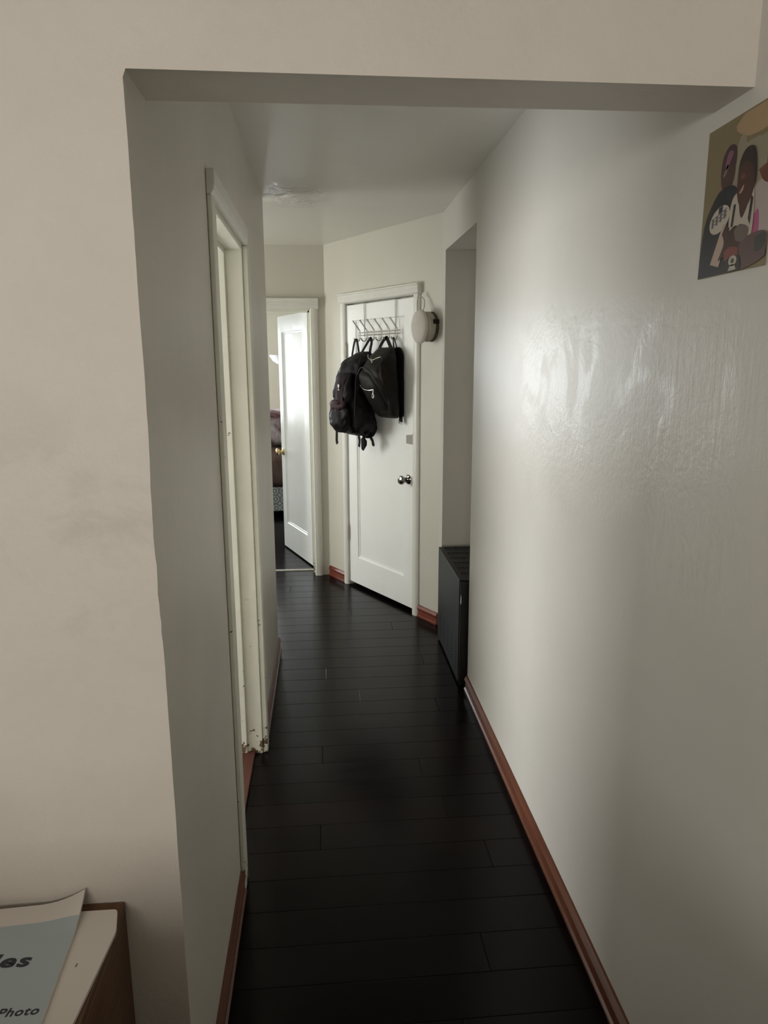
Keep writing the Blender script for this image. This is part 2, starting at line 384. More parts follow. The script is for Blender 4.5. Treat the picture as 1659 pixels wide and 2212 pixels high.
# rooms behind the walls
def wallbox(name, a, b, label, mt=M_wall):
    bm = bmesh.new(); box(bm, a, b); struct(name, bm, mt, label, 'wall')
wallbox('wall_side_room', (-3.2, 3.744, 0), (XL-0.15, 3.884, ZC), 'wall between the side room and the rear hall')
wallbox('wall_outer_left', (-3.3, -3.2, 0), (-3.0, 9.0, ZC), 'outer wall on the far left of the flat')
wallbox('wall_back', (-3.2, -3.3, 0), (1.5, -3.0, ZC), 'wall of the living room behind the viewer')
wallbox('wall_bedroom', (-3.2, 8.75, 0), (1.5, 9.0, ZC), 'cream rear wall of the bedroom', M_bed)
wallbox('wall_bedroom_right', (0.7, 5.3, 0), (0.9, 8.9, ZC), 'cream right wall of the bedroom', M_bed)

# skirting boards
BP = [(0, 0), (0.016, 0), (0.017, 0.010), (0.011, 0.016), (0.009, 0.042), (0.013, 0.050), (0.016, 0.060), (0.010, 0.070), (0.006, 0.076), (0, 0.078)]
def baseboard(name, p0, p1, nrm, mt, label):
    bm = bmesh.new(); p0, p1, nrm = Vector(p0), Vector(p1), Vector(nrm)
    a = [bm.verts.new(p0 + nrm*(t+0.0002) + V(0, 0, z)) for t, z in BP]; b = [bm.verts.new(p1 + nrm*(t+0.0002) + V(0, 0, z)) for t, z in BP]
    n = len(BP); bm.faces.new(a); bm.faces.new(b[::-1])
    for i in range(n): bm.faces.new((a[i], b[i], b[(i+1) % n], a[(i+1) % n]))
    struct(name, bm, mt, label, 'skirting board', smooth=True, angle=30)
baseboard('baseboard_right', (XR, -3, 0), (XR, 3.276, 0), (-1, 0, 0), M_base, 'long red-brown moulded skirting board along the right wall')
baseboard('baseboard_left_near', (XL, 1.20, 0), (XL, 1.955, 0), (1, 0, 0), M_base, 'red-brown skirting board on the left before the side doorway')
baseboard('baseboard_left_far', (XL, 2.85, 0), (XL, 3.880, 0), (1, 0, 0), M_base, 'red-brown skirting board on the left beyond the side doorway')
baseboard('baseboard_diagonal_left', DG(0.012, 0, 0), DG(0.245, 0, 0), ND, M_baseD, 'short red skirting board left of the closet door')
baseboard('baseboard_diagonal_right', DG(1.142, 0, 0), DG(1.335, 0, 0), ND, M_baseD, 'short red skirting board between closet door and black heater')

# left doorway lining and casings
bm = bmesh.new(); xj = XL-0.165
box(bm, (xj, 2.02, 0), (XL+0.001, 2.034, 2.035)); box(bm, (xj, 2.766, 0), (XL+0.001, 2.785, 2.035)); box(bm, (xj, 2.03, 2.022), (XL+0.001, 2.77, 2.045))
box(bm, (XL-0.098, 2.752, 0), (XL-0.062, 2.768, 2.03)); box(bm, (XL-0.098, 2.033, 0), (XL-0.062, 2.046, 2.03)); box(bm, (XL-0.098, 2.04, 2.008), (XL-0.062, 2.76, 2.024))
struct('trim_1', bm, M_jamb, 'cream painted lining and stop of the left side doorway', 'door frame', bevel=0.0025)
bm = bmesh.new()
box(bm, (XL+0.0005, 1.962, 0.0), (XL+0.014, 2.028, 2.037))
box(bm, (XL+0.0005, 2.772, 0.0), (XL+0.022, 2.838, 2.037))
struct('trim_2', bm, M_jamb, 'pair of thin painted side casings of the left side doorway', 'door frame', bevel=0.004)
bm = bmesh.new()
prof = [(0.0005, 2.037), (0.012, 2.037), (0.019, 2.047), (0.022, 2.060), (0.022, 2.098), (0.0005, 2.098)]
a, b, fs = prism(bm, prof, 1.962, 2.80, lambda u, d, v: Vector((XL+u, d, v)))
struct('trim_3', bm, M_trim, 'head casing above the left side doorway', 'door frame', bevel=0.002)
bm = bmesh.new(); box(bm, (XL-0.17, 2.035, 0.0), (XL-0.03, 2.765, 0.014))
struct('trim_4', bm, M_saddle, 'reddish wooden threshold of the left side doorway', 'threshold', bevel=0.003)

# closet doorway casing
def casing_prof(w, t):  # rounded cross-section across width
    return [(0, 0), (0, t*0.55), (w*0.1, t*0.95), (w*0.35, t), (w*0.65, t), (w*0.85, t*0.8), (w, t*0.45), (w, 0)]
bm = bmesh.new()
for s0, wd in ((0.245, 0.047), (1.088, 0.052)):
    prism(bm, [(s0+u, v) for u, v in casing_prof(wd, 0.020)], 0, 2.02, lambda u, d, v: DG(u, v+0.0003, d))
struct('trim_5', bm, M_trim, 'rounded side casings of the closet door on the diagonal wall', 'door frame', smooth=True, angle=40)
bm = bmesh.new()
fl = [(0.0003, 2.018), (0.026, 2.018)]
for i in range(4):
    z = 2.020+i*0.0125; fl += [(0.030, z+0.001), (0.034, z+0.004), (0.034, z+0.008), (0.030, z+0.011)]
fl += [(0.037, 2.071), (0.037, 2.078), (0.0003, 2.078)]
prism(bm, fl, 0.236, 1.150, lambda u, d, v: DG(d, u, v))
struct('trim_6', bm, M_trim, 'fluted head casing above the closet door', 'door frame')
bm = bmesh.new()
box(bm, (0.285, -0.115, 0), (0.2935, 0.001, 2.02), DG); box(bm, (1.0835, -0.115, 0), (1.092, 0.001, 2.02), DG); box(bm, (0.29, -0.115, 2.0165), (1.09, 0.001, 2.025), DG)
box(bm, (0.292, -0.075, 0), (0.305, -0.055, 2.018), DG); box(bm, (1.072, -0.075, 0), (1.085, -0.055, 2.018), DG); box(bm, (0.292, -0.075, 1.99), (1.085, -0.055, 2.018), DG)
struct('trim_7', bm, M_trim, 'painted lining of the closet doorway', 'door frame')
bm = bmesh.new(); box(bm, (0.25, -0.13, 0), (1.13, -0.122, 2.1), DG)
struct('wall_closet', bm, M_gapd, 'dark closet interior behind the closet door', 'wall')
# bedroom doorway casing
bm = bmesh.new()
prism(bm, [(-0.083+u*1.0, v) for u, v in casing_prof(0.056, 0.022)], 0, 2.0, lambda u, d, v: Vector((u, 5.3487-v, d)))
prism(bm, [(-0.900+u*1.0, v) for u, v in casing_prof(0.056, 0.022)], 0, 2.0, lambda u, d, v: Vector((u, 5.3487-v, d)))
struct('trim_8', bm, M_trim, 'rounded side casings of the bedroom doorway', 'door frame', smooth=True, angle=40)
bm = bmesh.new()
fl = [(0.0003, 2.0), (0.020, 2.0), (0.022, 2.022), (0.028, 2.026), (0.026, 2.034), (0.032, 2.040), (0.030, 2.052), (0.036, 2.058), (0.036, 2.072), (0.0003, 2.074)]
prism(bm, fl, -0.915, -0.022, lambda u, d, v: Vector((d, 5.349-u, v)))
struct('trim_9', bm, M_trim, 'moulded head casing above the bedroom doorway', 'door frame')
bm = bmesh.new()
box(bm, (-0.087, 5.345, 0), (-0.073, 5.485, 2.005)); box(bm, (-0.852, 5.345, 0), (-0.838, 5.485, 2.005)); box(bm, (-0.85, 5.345, 1.992), (-0.075, 5.485, 2.006))
box(bm, (-0.10, 5.41, 0), (-0.085, 5.44, 1.995)); box(bm, (-0.84, 5.41, 1.98), (-0.085, 5.44, 1.995))
struct('trim_10', bm, M_jamb, 'cream lining of the bedroom doorway', 'door frame')
bm = bmesh.new(); box(bm, (-0.838, 5.475, 0), (-0.087, 5.505, 0.006))
struct('trim_11', bm, M_hinge, 'thin worn threshold strip of the bedroom doorway', 'threshold')

# ------------------------------------------------------------------ panelled doors
def panel_door(name, f, s0, s1, z0, z1, n0, n1, ps0, ps1, pz0, pz1, label):
    """n1 = visible face; recessed flat panel with ogee moulding"""
    bm = bmesh.new()
    def ring(s_a, s_b, z_a, z_b, n): return [bm.verts.new(f(s, n, z)) for s, z in ((s_a, z_a), (s_b, z_a), (s_b, z_b), (s_a, z_b))]
    rs = [ring(s0, s1, z0, z1, n0), ring(s0, s1, z0, z1, n1-0.002), ring(s0+0.002, s1-0.002, z0+0.002, z1-0.002, n1), ring(ps0, ps1, pz0, pz1, n1)]
    for dd, nn in ((0.003, -0.001), (0.006, -0.005), (0.012, -0.009), (0.018, -0.010), (0.020, -0.013)):
        rs.append(ring(ps0+dd, ps1-dd, pz0+dd, pz1-dd, n1+nn))
    for i in range(len(rs)-1):
        for k in range(4): bm.faces.new((rs[i][k], rs[i][(k+1) % 4], rs[i+1][(k+1) % 4], rs[i+1][k]))
    bm.faces.new(rs[0]); bm.faces.new(rs[-1])
    o = finish(name, bm, M_door, origin=f((s0+s1)/2, (n0+n1)/2, z0), smooth=True, angle=20)
    tag(o, label, 'door', 'structure'); return o
def knob(parent, f, s, n, z, mt, label):
    bm = bmesh.new()
    g = lambda a, b, h: f(s+a, n+h, z+b)
    lathe(bm, [(0.031, 0.0), (0.031, 0.003), (0.027, 0.008), (0.015, 0.011), (0.011, 0.016), (0.011, 0.030), (0.015, 0.036),
               (0.024, 0.041), (0.029, 0.050), (0.029, 0.058), (0.024, 0.066), (0.012, 0.070), (0.004, 0.071)], g, 28)
    o = finish('door_knob', bm, mt, parent, smooth=True); tag(o, label)
def hinge(parent, f, s, n, z, hh=0.10):
    bm = bmesh.new()
    for i in range(5):
        z0 = z+hh*i/5; lathe(bm, [(0.0065, z0+0.001), (0.0065, z0+hh/5-0.001)], lambda a, b, h: f(s+a, n+b, h), 10)
    lathe(bm, [(0.004, z-0.006), (0.004, z+hh+0.006)], lambda a, b, h: f(s+a, n+b, h), 8)
    box(bm, (s, n-0.004, z), (s+0.012, n-0.001, z+hh), f)
    finish('hinge', bm, M_hinge, parent, smooth=True)
d1 = panel_door('door_1', DG, 0.300, 1.078, 0.028, 2.004, -0.040, -0.002, 0.405, 0.972, 0.225, 1.905, 'closed white single-panel closet door hung with bags on the diagonal wall')
knob(d1, DG, 1.018, -0.002, 0.885, M_chrome, 'dark chrome door knob')
hinge(d1, DG, 0.2955, 0.006, 1.62, 0.13); hinge(d1, DG, 0.2955, 0.006, 0.345, 0.11)
d2 = panel_door('door_2', LF, 0.0, 0.75, 0.012, 2.0, -0.038, 0.0, 0.115, 0.655, 0.235, 1.875, 'open white single-panel bedroom door swung into the bedroom')
knob(d2, LF, 0.695, 0.0, 0.865, M_brass, 'brass door knob')
bm = bmesh.new(); box(bm, (-0.0025, -0.036, 1.72), (-0.0002, -0.004, 1.82), LF); 
for zz in (1.735, 1.77, 1.805): lathe(bm, [(0.004, -0.0045), (0.003, -0.0028)], lambda a, b, h, zz=zz: LF(h, -0.02+a, zz+b), 8)
finish('hinge', bm, M_trim, d2)

# taped patch on the closet door edge
bm = bmesh.new()
prism(bm, [(1.000, 1.115), (1.0835, 1.112), (1.0835, 1.186), (1.072, 1.186), (1.060, 1.174), (1.000, 1.168)], 0.0002, 0.0016, DG)
tag(finish('tape_patch', bm, M_tape, origin=DG(1.04, 0, 1.11)), 'grey patch of tape stuck over the closet door edge above the knob', 'tape')

# ------------------------------------------------------------------ over-door hook rack
rack = thing('hook_rack', 'chrome wire over-door rack with six double hooks on the closet door', 'hook rack', DG(0.70, 0.01, 1.79))
for s in (0.536, 0.892):
    bm = bmesh.new()
    for q in (-0.006, 0.006):
        tube(bm, [DG(s+q*1.6, -0.036, 1.98), DG(s+q*1.6, -0.036, 2.008), DG(s+q*1.6, 0.003, 2.008), DG(s+q*1.4, 0.004, 1.98), DG(s+q*0.5, 0.006, 1.86), DG(s, 0.008, 1.79)], 0.0017, 6)
    finish('door_strap', bm, M_steel, rack, smooth=True)
for z in (1.815, 1.797):
    bm = bmesh.new(); tube(bm, [DG(0.470, 0.012, z), DG(0.945, 0.012, z)], 0.0028, 8); finish('rail', bm, M_steel, rack, smooth=True)
HS = [0.492, 0.577, 0.663, 0.748, 0.835, 0.920]
for s in HS:
    bm = bmesh.new()
    for q in (-0.0045, 0.0045):
        lo = [DG(s+q, 0.016, 1.83), DG(s+q, 0.016, 1.79), DG(s+q, 0.018, 1.772), DG(s+q, 0.028, 1.759), DG(s+q, 0.042, 1.757), DG(s+q, 0.054, 1.764), DG(s+q, 0.060, 1.774)]
        tube(bm, smooth_path(lo, 4), 0.0021, 6)
        tube(bm, smooth_path([DG(s+q, 0.016, 1.828), DG(s+q, 0.040, 1.856), DG(s+q, 0.064, 1.884), DG(s+q, 0.068, 1.890)], 3), 0.0021, 6)
    tube(bm, [DG(s-0.007, 0.060, 1.775), DG(s+0.007, 0.060, 1.775)], 0.003, 8)
    tube(bm, [DG(s-0.007, 0.068, 1.891), DG(s+0.007, 0.068, 1.891)], 0.003, 8)
    finish('hook', bm, M_steel, rack, smooth=True)

# ------------------------------------------------------------------ bags
def body(name, rows, mt, parent, seg=48, amp=0.004, seed=0, ex=2.6, fr=14, sub=8, f=DG):
    """rows (top to bottom): (z, s_left, s_right, n_back, n_front)"""
    bm = bmesh.new(); R = []
    for i in range(len(rows)-1):
        for k in range(sub):
            t = k/sub; P = [rows[max(i-1, 0)], rows[i], rows[i+1], rows[min(i+2, len(rows)-1)]]
            R.append([0.5*((2*b)+(c-a)*t+(2*a-5*b+4*c-d)*t*t+(3*b-3*c+d-a)*t**3) for a, b, c, d in zip(*P)])
    R.append(list(rows[-1])); rings = []
    for z, s0, s1, n0, n1 in R:
        cs, cn, ws, wn = (s0+s1)/2, (n0+n1)/2, (s1-s0)/2, (n1-n0)/2; ring = []
        for k in range(seg):
            a = 2*math.pi*k/seg; c, s_ = math.cos(a), math.sin(a)
            x = cs + ws*math.copysign(abs(c)**(2/ex), c); y = cn + wn*math.copysign(abs(s_)**(2/ex), s_)
            q = Vector((x*fr, y*fr, z*fr*0.7+seed))
            dsp = amp*(noise.noise(q)*1.6 - abs(noise.noise(q*1.9+V(7, 3, 1)))*2.0)
            x += dsp*c; y += dsp*s_*(1 if s_ > 0 else 0)
            ring.append(bm.verts.new(f(x, y, z)))
        rings.append(ring)
    for i in range(len(rings)-1):
        for k in range(seg): bm.faces.new((rings[i][k], rings[i][(k+1) % seg], rings[i+1][(k+1) % seg], rings[i+1][k]))
    bm.faces.new(rings[0]); bm.faces.new(rings[-1][::-1])
    return finish(name, bm, mt, parent, smooth=True, angle=75)
def strapo(name, parent, pts, width, thick=0.003, mt=None, side=None, sm=5):
    bm = bmesh.new(); ribbon(bm, smooth_path([DG(*p) for p in pts], sm), side or ED, width, thick)
    return finish(name, bm, mt or M_strap, parent, smooth=True, angle=50)
# --- left backpack
bp = thing('backpack', 'large black and plum nylon backpack hanging from the rack, left of the leather one', 'backpack', DG(0.60, 0.12, 1.14))
rowsL = [(1.690, 0.60, 0.67, 0.055, 0.085), (1.678, 0.56, 0.70, 0.035, 0.120), (1.645, 0.495, 0.722, 0.02, 0.170), (1.59, 0.460, 0.735, 0.015, 0.208), (1.50, 0.455, 0.740, 0.012, 0.232),
         (1.40, 0.45, 0.742, 0.012, 0.248), (1.30, 0.45, 0.742, 0.012, 0.252), (1.22, 0.46, 0.745, 0.014, 0.240), (1.17, 0.49, 0.72, 0.02, 0.205), (1.148, 0.53, 0.69, 0.04, 0.16), (1.142, 0.56, 0.66, 0.06, 0.13)]
body('main_bag', rowsL, M_nylon, bp, amp=0.011, seed=2.3, fr=11)
# two front pockets and the plum panel
body('front_pocket', [(1.345, 0.53, 0.66, 0.235, 0.252), (1.335, 0.50, 0.69, 0.225, 0.275), (1.28, 0.485, 0.705, 0.21, 0.292), (1.22, 0.485, 0.70, 0.19, 0.288), (1.18, 0.51, 0.68, 0.17, 0.262), (1.165, 0.54, 0.65, 0.17, 0.235)], M_nylon, bp, amp=0.008, seed=8.1, fr=20, seg=36)
body('upper_pocket', [(1.555, 0.57, 0.69, 0.205, 0.225), (1.545, 0.545, 0.71, 0.20, 0.245), (1.48, 0.53, 0.722, 0.20, 0.268), (1.41, 0.53, 0.722, 0.20, 0.275), (1.375, 0.545, 0.71, 0.21, 0.265), (1.365, 0.56, 0.69, 0.22, 0.255)], M_nylon, bp, amp=0.007, seed=5.5, fr=18, seg=36)
bm = bmesh.new()
NN = 10; g = [[None]*(NN+1) for _ in range(NN+1)]
for i in range(NN+1):
    for j in range(NN+1):
        u = i/NN; v = j/NN; z = 1.535-0.165*v; s = 0.600+0.088*u - 0.010*v
        n = 0.252+0.031*math.sin(min(1, v*1.15+0.06)*math.pi*0.62) - 0.007*(2*u-1)**2 + 0.002*noise.noise(V(u*3, v*4, 2))
        g[i][j] = bm.verts.new(DG(s, n, z))
for i in range(NN):
    for j in range(NN): bm.faces.new((g[i][j], g[i+1][j], g[i+1][j+1], g[i][j+1]))
bmesh.ops.solidify(bm, geom=bm.faces[:], thickness=0.004)
pp = finish('plum_panel', bm, M_purple, bp, smooth=True, angle=60)
bm = bmesh.new()
prism(bm, [(0.640, 1.478), (0.650, 1.484), (0.660, 1.478), (0.658, 1.466), (0.650, 1.458), (0.642, 1.466)], 0.282, 0.287, DG); prism(bm, [(0.642, 1.450), (0.658, 1.450), (0.658, 1.445), (0.642, 1.445)], 0.282, 0.287, DG)
prism(bm, [(0.6485, 1.458), (0.6515, 1.458), (0.6515, 1.450), (0.6485, 1.450)], 0.282, 0.287, DG)
finish('emblem', bm, M_white, pp)
# flap folds between the pockets
body('flap', [(1.385, 0.55, 0.68, 0.240, 0.262), (1.375, 0.525, 0.695, 0.236, 0.288), (1.350, 0.515, 0.70, 0.235, 0.298), (1.325, 0.525, 0.67, 0.242, 0.294), (1.305, 0.54, 0.63, 0.25, 0.285)], M_purple, bp, amp=0.012, seed=4.4, fr=20, seg=36)
# side padding (black) with piping
bm = bmesh.new()
tube(bm, smooth_path([DG(0.735, 0.165, 1.655), DG(0.752, 0.205, 1.58), DG(0.757, 0.222, 1.48), DG(0.760, 0.230, 1.38), DG(0.757, 0.232, 1.28), DG(0.742, 0.215, 1.195)], 6), 0.0032, 6)
finish('piping', bm, M_piping, bp, smooth=True)
body('side_pocket', [(1.38, 0.44, 0.50, 0.10, 0.19), (1.36, 0.430, 0.50, 0.08, 0.215), (1.28, 0.424, 0.50, 0.06, 0.225), (1.21, 0.435, 0.50, 0.08, 0.21), (1.19, 0.45, 0.50, 0.1, 0.18)], M_piping, bp, amp=0.006, seed=12, fr=18, seg=30)
# shoulder / haul loops over hooks 1 and 3
strapo('carry_loop', bp, [(0.405, 0.03, 1.60), (0.425, 0.038, 1.66), (0.455, 0.045, 1.72), (0.476, 0.048, 1.758), (0.485, 0.046, 1.768), (0.497, 0.044, 1.768), (0.507, 0.045, 1.745), (0.530, 0.05, 1.690), (0.540, 0.05, 1.64)], 0.017)
strapo('carry_loop', bp, [(0.600, 0.085, 1.66), (0.615, 0.07, 1.70), (0.640, 0.052, 1.748), (0.655, 0.045, 1.769), (0.668, 0.044, 1.769), (0.676, 0.045, 1.745), (0.668, 0.05, 1.70), (0.665, 0.055, 1.655)], 0.024)
strapo('hanging_strap', bp, [(0.480, 0.20, 1.19), (0.484, 0.205, 1.15), (0.482, 0.205, 1.10), (0.492, 0.205, 1.082)], 0.026)
strapo('hanging_strap', bp, [(0.650, 0.13, 1.18), (0.645, 0.13, 1.14), (0.660, 0.135, 1.11), (0.652, 0.135, 1.07)], 0.022)
strapo('hanging_strap', bp, [(0.655, 0.10, 1.20), (0.654, 0.10, 1.15), (0.650, 0.10, 1.09)], 0.024)
bm = bmesh.new(); prism(bm, [(0.625, 1.120), (0.655, 1.135), (0.690, 1.110), (0.688, 1.080), (0.648, 1.040), (0.628, 1.052)], 0.095, 0.103, DG)
finish('strap_end_tab', bm, M_strap, bp, bevel=0.002)
strapo('hanging_strap', bp, [(0.690, 0.07, 1.22), (0.697, 0.07, 1.17), (0.690, 0.07, 1.14), (0.718, 0.07, 1.11), (0.722, 0.07, 1.09), (0.738, 0.07, 1.088)], 0.024)
body('hip_pad', [(1.265, 0.645, 0.72, 0.03, 0.13), (1.23, 0.62, 0.730, 0.02, 0.15), (1.18, 0.615, 0.722, 0.02, 0.145), (1.145, 0.63, 0.700, 0.03, 0.12), (1.125, 0.65, 0.68, 0.05, 0.10)], M_nylon, bp, amp=0.018, seed=22, fr=24, seg=36)
# --- right leather backpack
lb = thing('backpack', 'dark worn leather backpack with silver zips hanging in front of the black side bag', 'backpack', DG(0.88, 0.08, 1.28))
rowsR = [(1.712, 0.785, 0.930, 0.045, 0.070), (1.700, 0.770, 0.950, 0.036, 0.095), (1.660, 0.752, 0.970, 0.034, 0.135), (1.60, 0.748, 0.990, 0.034, 0.195), (1.54, 0.752, 0.998, 0.034, 0.206),
         (1.47, 0.755, 1.000, 0.033, 0.186), (1.40, 0.758, 1.000, 0.032, 0.154), (1.33, 0.765, 0.998, 0.031, 0.122), (1.295, 0.778, 0.990, 0.031, 0.105), (1.277, 0.80, 0.975, 0.032, 0.085), (1.273, 0.83, 0.955, 0.036, 0.075)]
body('main_bag', rowsR, M_leather, lb, amp=0.006, seed=31, fr=9, ex=3.2)
def front_n(z):
    for i in range(len(rowsR)-1):
        a, b = rowsR[i], rowsR[i+1]
        if a[0] >= z >= b[0]:
            t = (a[0]-z)/(a[0]-b[0]); return a[4]+(b[4]-a[4])*t
    return 0.08
def inflate(name, outline, off, depth, mt, parent, rings=7):
    """domed patch following the front of the leather pack"""
    bm = bmesh.new(); cx = sum(p[0] for p in outline)/len(outline); cz = sum(p[1] for p in outline)/len(outline)
    pts = smooth_path([V(*p, 0) for p in outline]+[V(*outline[0], 0)], 5)[:-1]; R = []
    for i in range(rings+1):
        t = i/rings; k = 1-t*0.98; dn = depth*math.sqrt(max(0, 1-(1-t)**2.2))
        R.append([bm.verts.new(DG(cx+(p.x-cx)*k, front_n(cz+(p.y-cz)*k)+off+dn + 0.002*noise.noise(V(p.x*20, p.y*20, t*3)), cz+(p.y-cz)*k)) for p in pts])
    back = [bm.verts.new(DG(p.x, front_n(p.y)+off-0.03, p.y)) for p in pts]; n = len(pts)
    for k in range(n): bm.faces.new((back[k], back[(k+1) % n], R[0][(k+1) % n], R[0][k]))
    for i in range(rings):
        for k in range(n): bm.faces.new((R[i][k], R[i][(k+1) % n], R[i+1][(k+1) % n], R[i+1][k]))
    bm.faces.new(R[-1]); bm.faces.new(back[::-1])
    return finish(name, bm, mt, parent, smooth=True, angle=60)
inflate('front_pocket', [(0.762, 1.50), (0.766, 1.545), (0.79, 1.572), (0.84, 1.570), (0.90, 1.540), (0.945, 1.48), (0.965, 1.40), (0.960, 1.33), (0.90, 1.305), (0.82, 1.315), (0.782, 1.37), (0.768, 1.44)], -0.006, 0.026, M_leather, lb)
def ztube(name, pts, r, mt, off=0.004, par=None):
    bm = bmesh.new(); tube(bm, smooth_path([DG(s, front_n(z)+o+off, z) for s, z, o in pts], 5), r, 6); return finish(name, bm, mt, par or lb, smooth=True)
ztube('zip', [(0.770, 1.478, 0.006), (0.80, 1.462, 0.018), (0.84, 1.452, 0.024), (0.885, 1.450, 0.022), (0.925, 1.455, 0.012)], 0.0022, M_silver)
ztube('zip', [(0.765, 1.668, 0.002), (0.80, 1.648, 0.004), (0.845, 1.636, 0.007), (0.875, 1.632, 0.009), (0.905, 1.645, 0.006), (0.93, 1.652, 0.002)], 0.0024, M_silver)
ztube('zip', [(0.755, 1.535, 0.0), (0.79, 1.585, 0.004), (0.85, 1.580, 0.004), (0.91, 1.550, 0.004), (0.958, 1.49, 0.0), (0.985, 1.40, -0.002), (0.992, 1.36, -0.004)], 0.0032, M_piping)
ztube('zip', [(0.93, 1.655, 0.0), (0.965, 1.635, -0.004), (0.985, 1.60, -0.006), (0.995, 1.56, -0.010)], 0.0032, M_piping)
bm = bmesh.new(); z0 = 1.452; nf = front_n(z0)+0.022
tube(bm, [DG(0.925, nf, z0+0.004), DG(0.925, nf+0.003, z0-0.018)], 0.004, 8); tube(bm, smooth_path([DG(0.925, nf+0.003, z0-0.018), DG(0.918, nf+0.003, z0-0.030), DG(0.917, nf+0.002, z0-0.045), DG(0.925, nf+0.002, z0-0.048), DG(0.933, nf+0.002, z0-0.045), DG(0.932, nf+0.003, z0-0.030), DG(0.926, nf+0.003, z0-0.018)], 4), 0.0026, 6)
finish('zip_pull', bm, M_silver, lb, smooth=True)
bm = bmesh.new(); nf = front_n(1.632)+0.014
tube(bm, [DG(0.868, nf, 1.640), DG(0.885, nf+0.004, 1.616)], [0.005, 0.0045], 8)
finish('zip_pull', bm, M_silver, lb, smooth=True)
inflate('rubbed_patch', [(0.955, 1.575), (0.975, 1.60), (0.990, 1.57), (1.000, 1.52), (0.995, 1.48), (0.975, 1.50)], -0.022, 0.006, M_brownl, lb, rings=3)
strapo('grab_handle', lb, [(0.785, 0.062, 1.695), (0.800, 0.058, 1.725), (0.820, 0.050, 1.755), (0.834, 0.045, 1.769), (0.848, 0.044, 1.769), (0.868, 0.046, 1.748), (0.900, 0.052, 1.715), (0.925, 0.056, 1.690)], 0.027)
strapo('shoulder_strap', lb, [(0.860, 0.040, 1.700), (0.905, 0.038, 1.695), (0.945, 0.036, 1.66)], 0.03)
# --- black side bag on the last hook
sb = thing('shoulder_bag', 'slim black bag on the rightmost hook behind the leather backpack', 'bag', DG(0.94, 0.015, 1.24))
body('bag_body', [(1.712, 0.90, 0.94, 0.006, 0.016), (1.700, 0.87, 0.960, 0.003, 0.024), (1.66, 0.86, 0.982, 0.002, 0.027), (1.55, 0.86, 0.985, 0.002, 0.028), (1.42, 0.86, 0.987, 0.002, 0.028), (1.31, 0.86, 0.986, 0.002, 0.026), (1.285, 0.88, 0.98, 0.004, 0.02)], M_side, sb, amp=0.001, seed=51, ex=3.5)
strapo('strap', sb, [(0.905, 0.03, 1.680), (0.909, 0.035, 1.725), (0.915, 0.042, 1.765), (0.925, 0.043, 1.767), (0.937, 0.035, 1.725), (0.945, 0.03, 1.685)], 0.008)
strapo('hanging_strap', sb, [(0.968, 0.022, 1.32), (0.969, 0.022, 1.29), (0.969, 0.022, 1.245)], 0.035)
bm = bmesh.new()
for dz in (0.0, 0.012): tube(bm, [DG(0.950, 0.026, 1.254-dz), DG(0.989, 0.026, 1.247-dz)], 0.0026, 6)
tube(bm, [DG(0.950, 0.026, 1.254), DG(0.950, 0.026, 1.242)], 0.0026, 6); tube(bm, [DG(0.989, 0.026, 1.247), DG(0.989, 0.026, 1.235)], 0.0026, 6)
finish('buckle', bm, M_silver, sb, smooth=True)

# ------------------------------------------------------------------ cap hanging from the casing corner
cp = thing('cap', 'round off-white cloth cap hanging by a loop from the closet casing corner', 'cap', DG(1.235, 0.03, 1.72))
def cf(a, b, h): return DG(1.230+a*0.80, h, 1.822+b*1.0)
bm = bmesh.new(); prof = [(0.070, 0.066), (0.094, 0.066), (0.097, 0.074), (0.094, 0.082), (0.082, 0.090), (0.060, 0.095), (0.03, 0.098), (0.008, 0.099)]
lathe(bm, prof, cf, 40)
for v in bm.verts:
    q = v.co*14; v.co += ND*noise.noise(q)*0.004 + V(0, 0, 1)*noise.noise(q+V(5, 5, 5))*0.003
finish('crown', bm, M_cap, cp, smooth=True)
def cf2(a, b, h): return DG(1.252+a*0.82, h, 1.822+b*0.97)
bm = bmesh.new(); lathe(bm, [(0.072, 0.004), (0.084, 0.006), (0.088, 0.030), (0.087, 0.056), (0.084, 0.068)], cf2, 40); finish('side_band', bm, M_capside, cp, smooth=True)
bm = bmesh.new()
R0 = []
for k in range(0, 31):
    a = math.radians(-78 + 150*k/30); R0.append((math.cos(a)*0.0905, math.sin(a)*0.0905))
rings = [[bm.verts.new(cf2(x*q, y*q, h)) for (q, h) in ((0.97, 0.010), (1.0, 0.010), (1.0, 0.030), (0.97, 0.030))] for x, y in R0]
for i in range(30):
    for k in range(4): bm.faces.new((rings[i][k], rings[i][(k+1) % 4], rings[i+1][(k+1) % 4], rings[i+1][k]))
bm.faces.new(rings[0]); bm.faces.new(rings[-1])
sbnd = finish('dark_strap', bm, M_capband, cp, smooth=True, angle=50)
bm = bmesh.new(); box(bm, (1.318, 0.010, 1.835), (1.329, 0.048, 1.862), DG); finish('strap_buckle', bm, M_brownl, cp, bevel=0.002)
bm = bmesh.new()
tube(bm, smooth_path([DG(1.195, 0.068, 1.915), DG(1.186, 0.062, 1.95), DG(1.182, 0.055, 1.985), DG(1.172, 0.040, 2.012), DG(1.178, 0.030, 2.00), DG(1.208, 0.030, 1.98), DG(1.225, 0.040, 1.94), DG(1.232, 0.060, 1.905)], 6), 0.0035, 6)
finish('hanging_loop', bm, M_cap, cp, smooth=True)

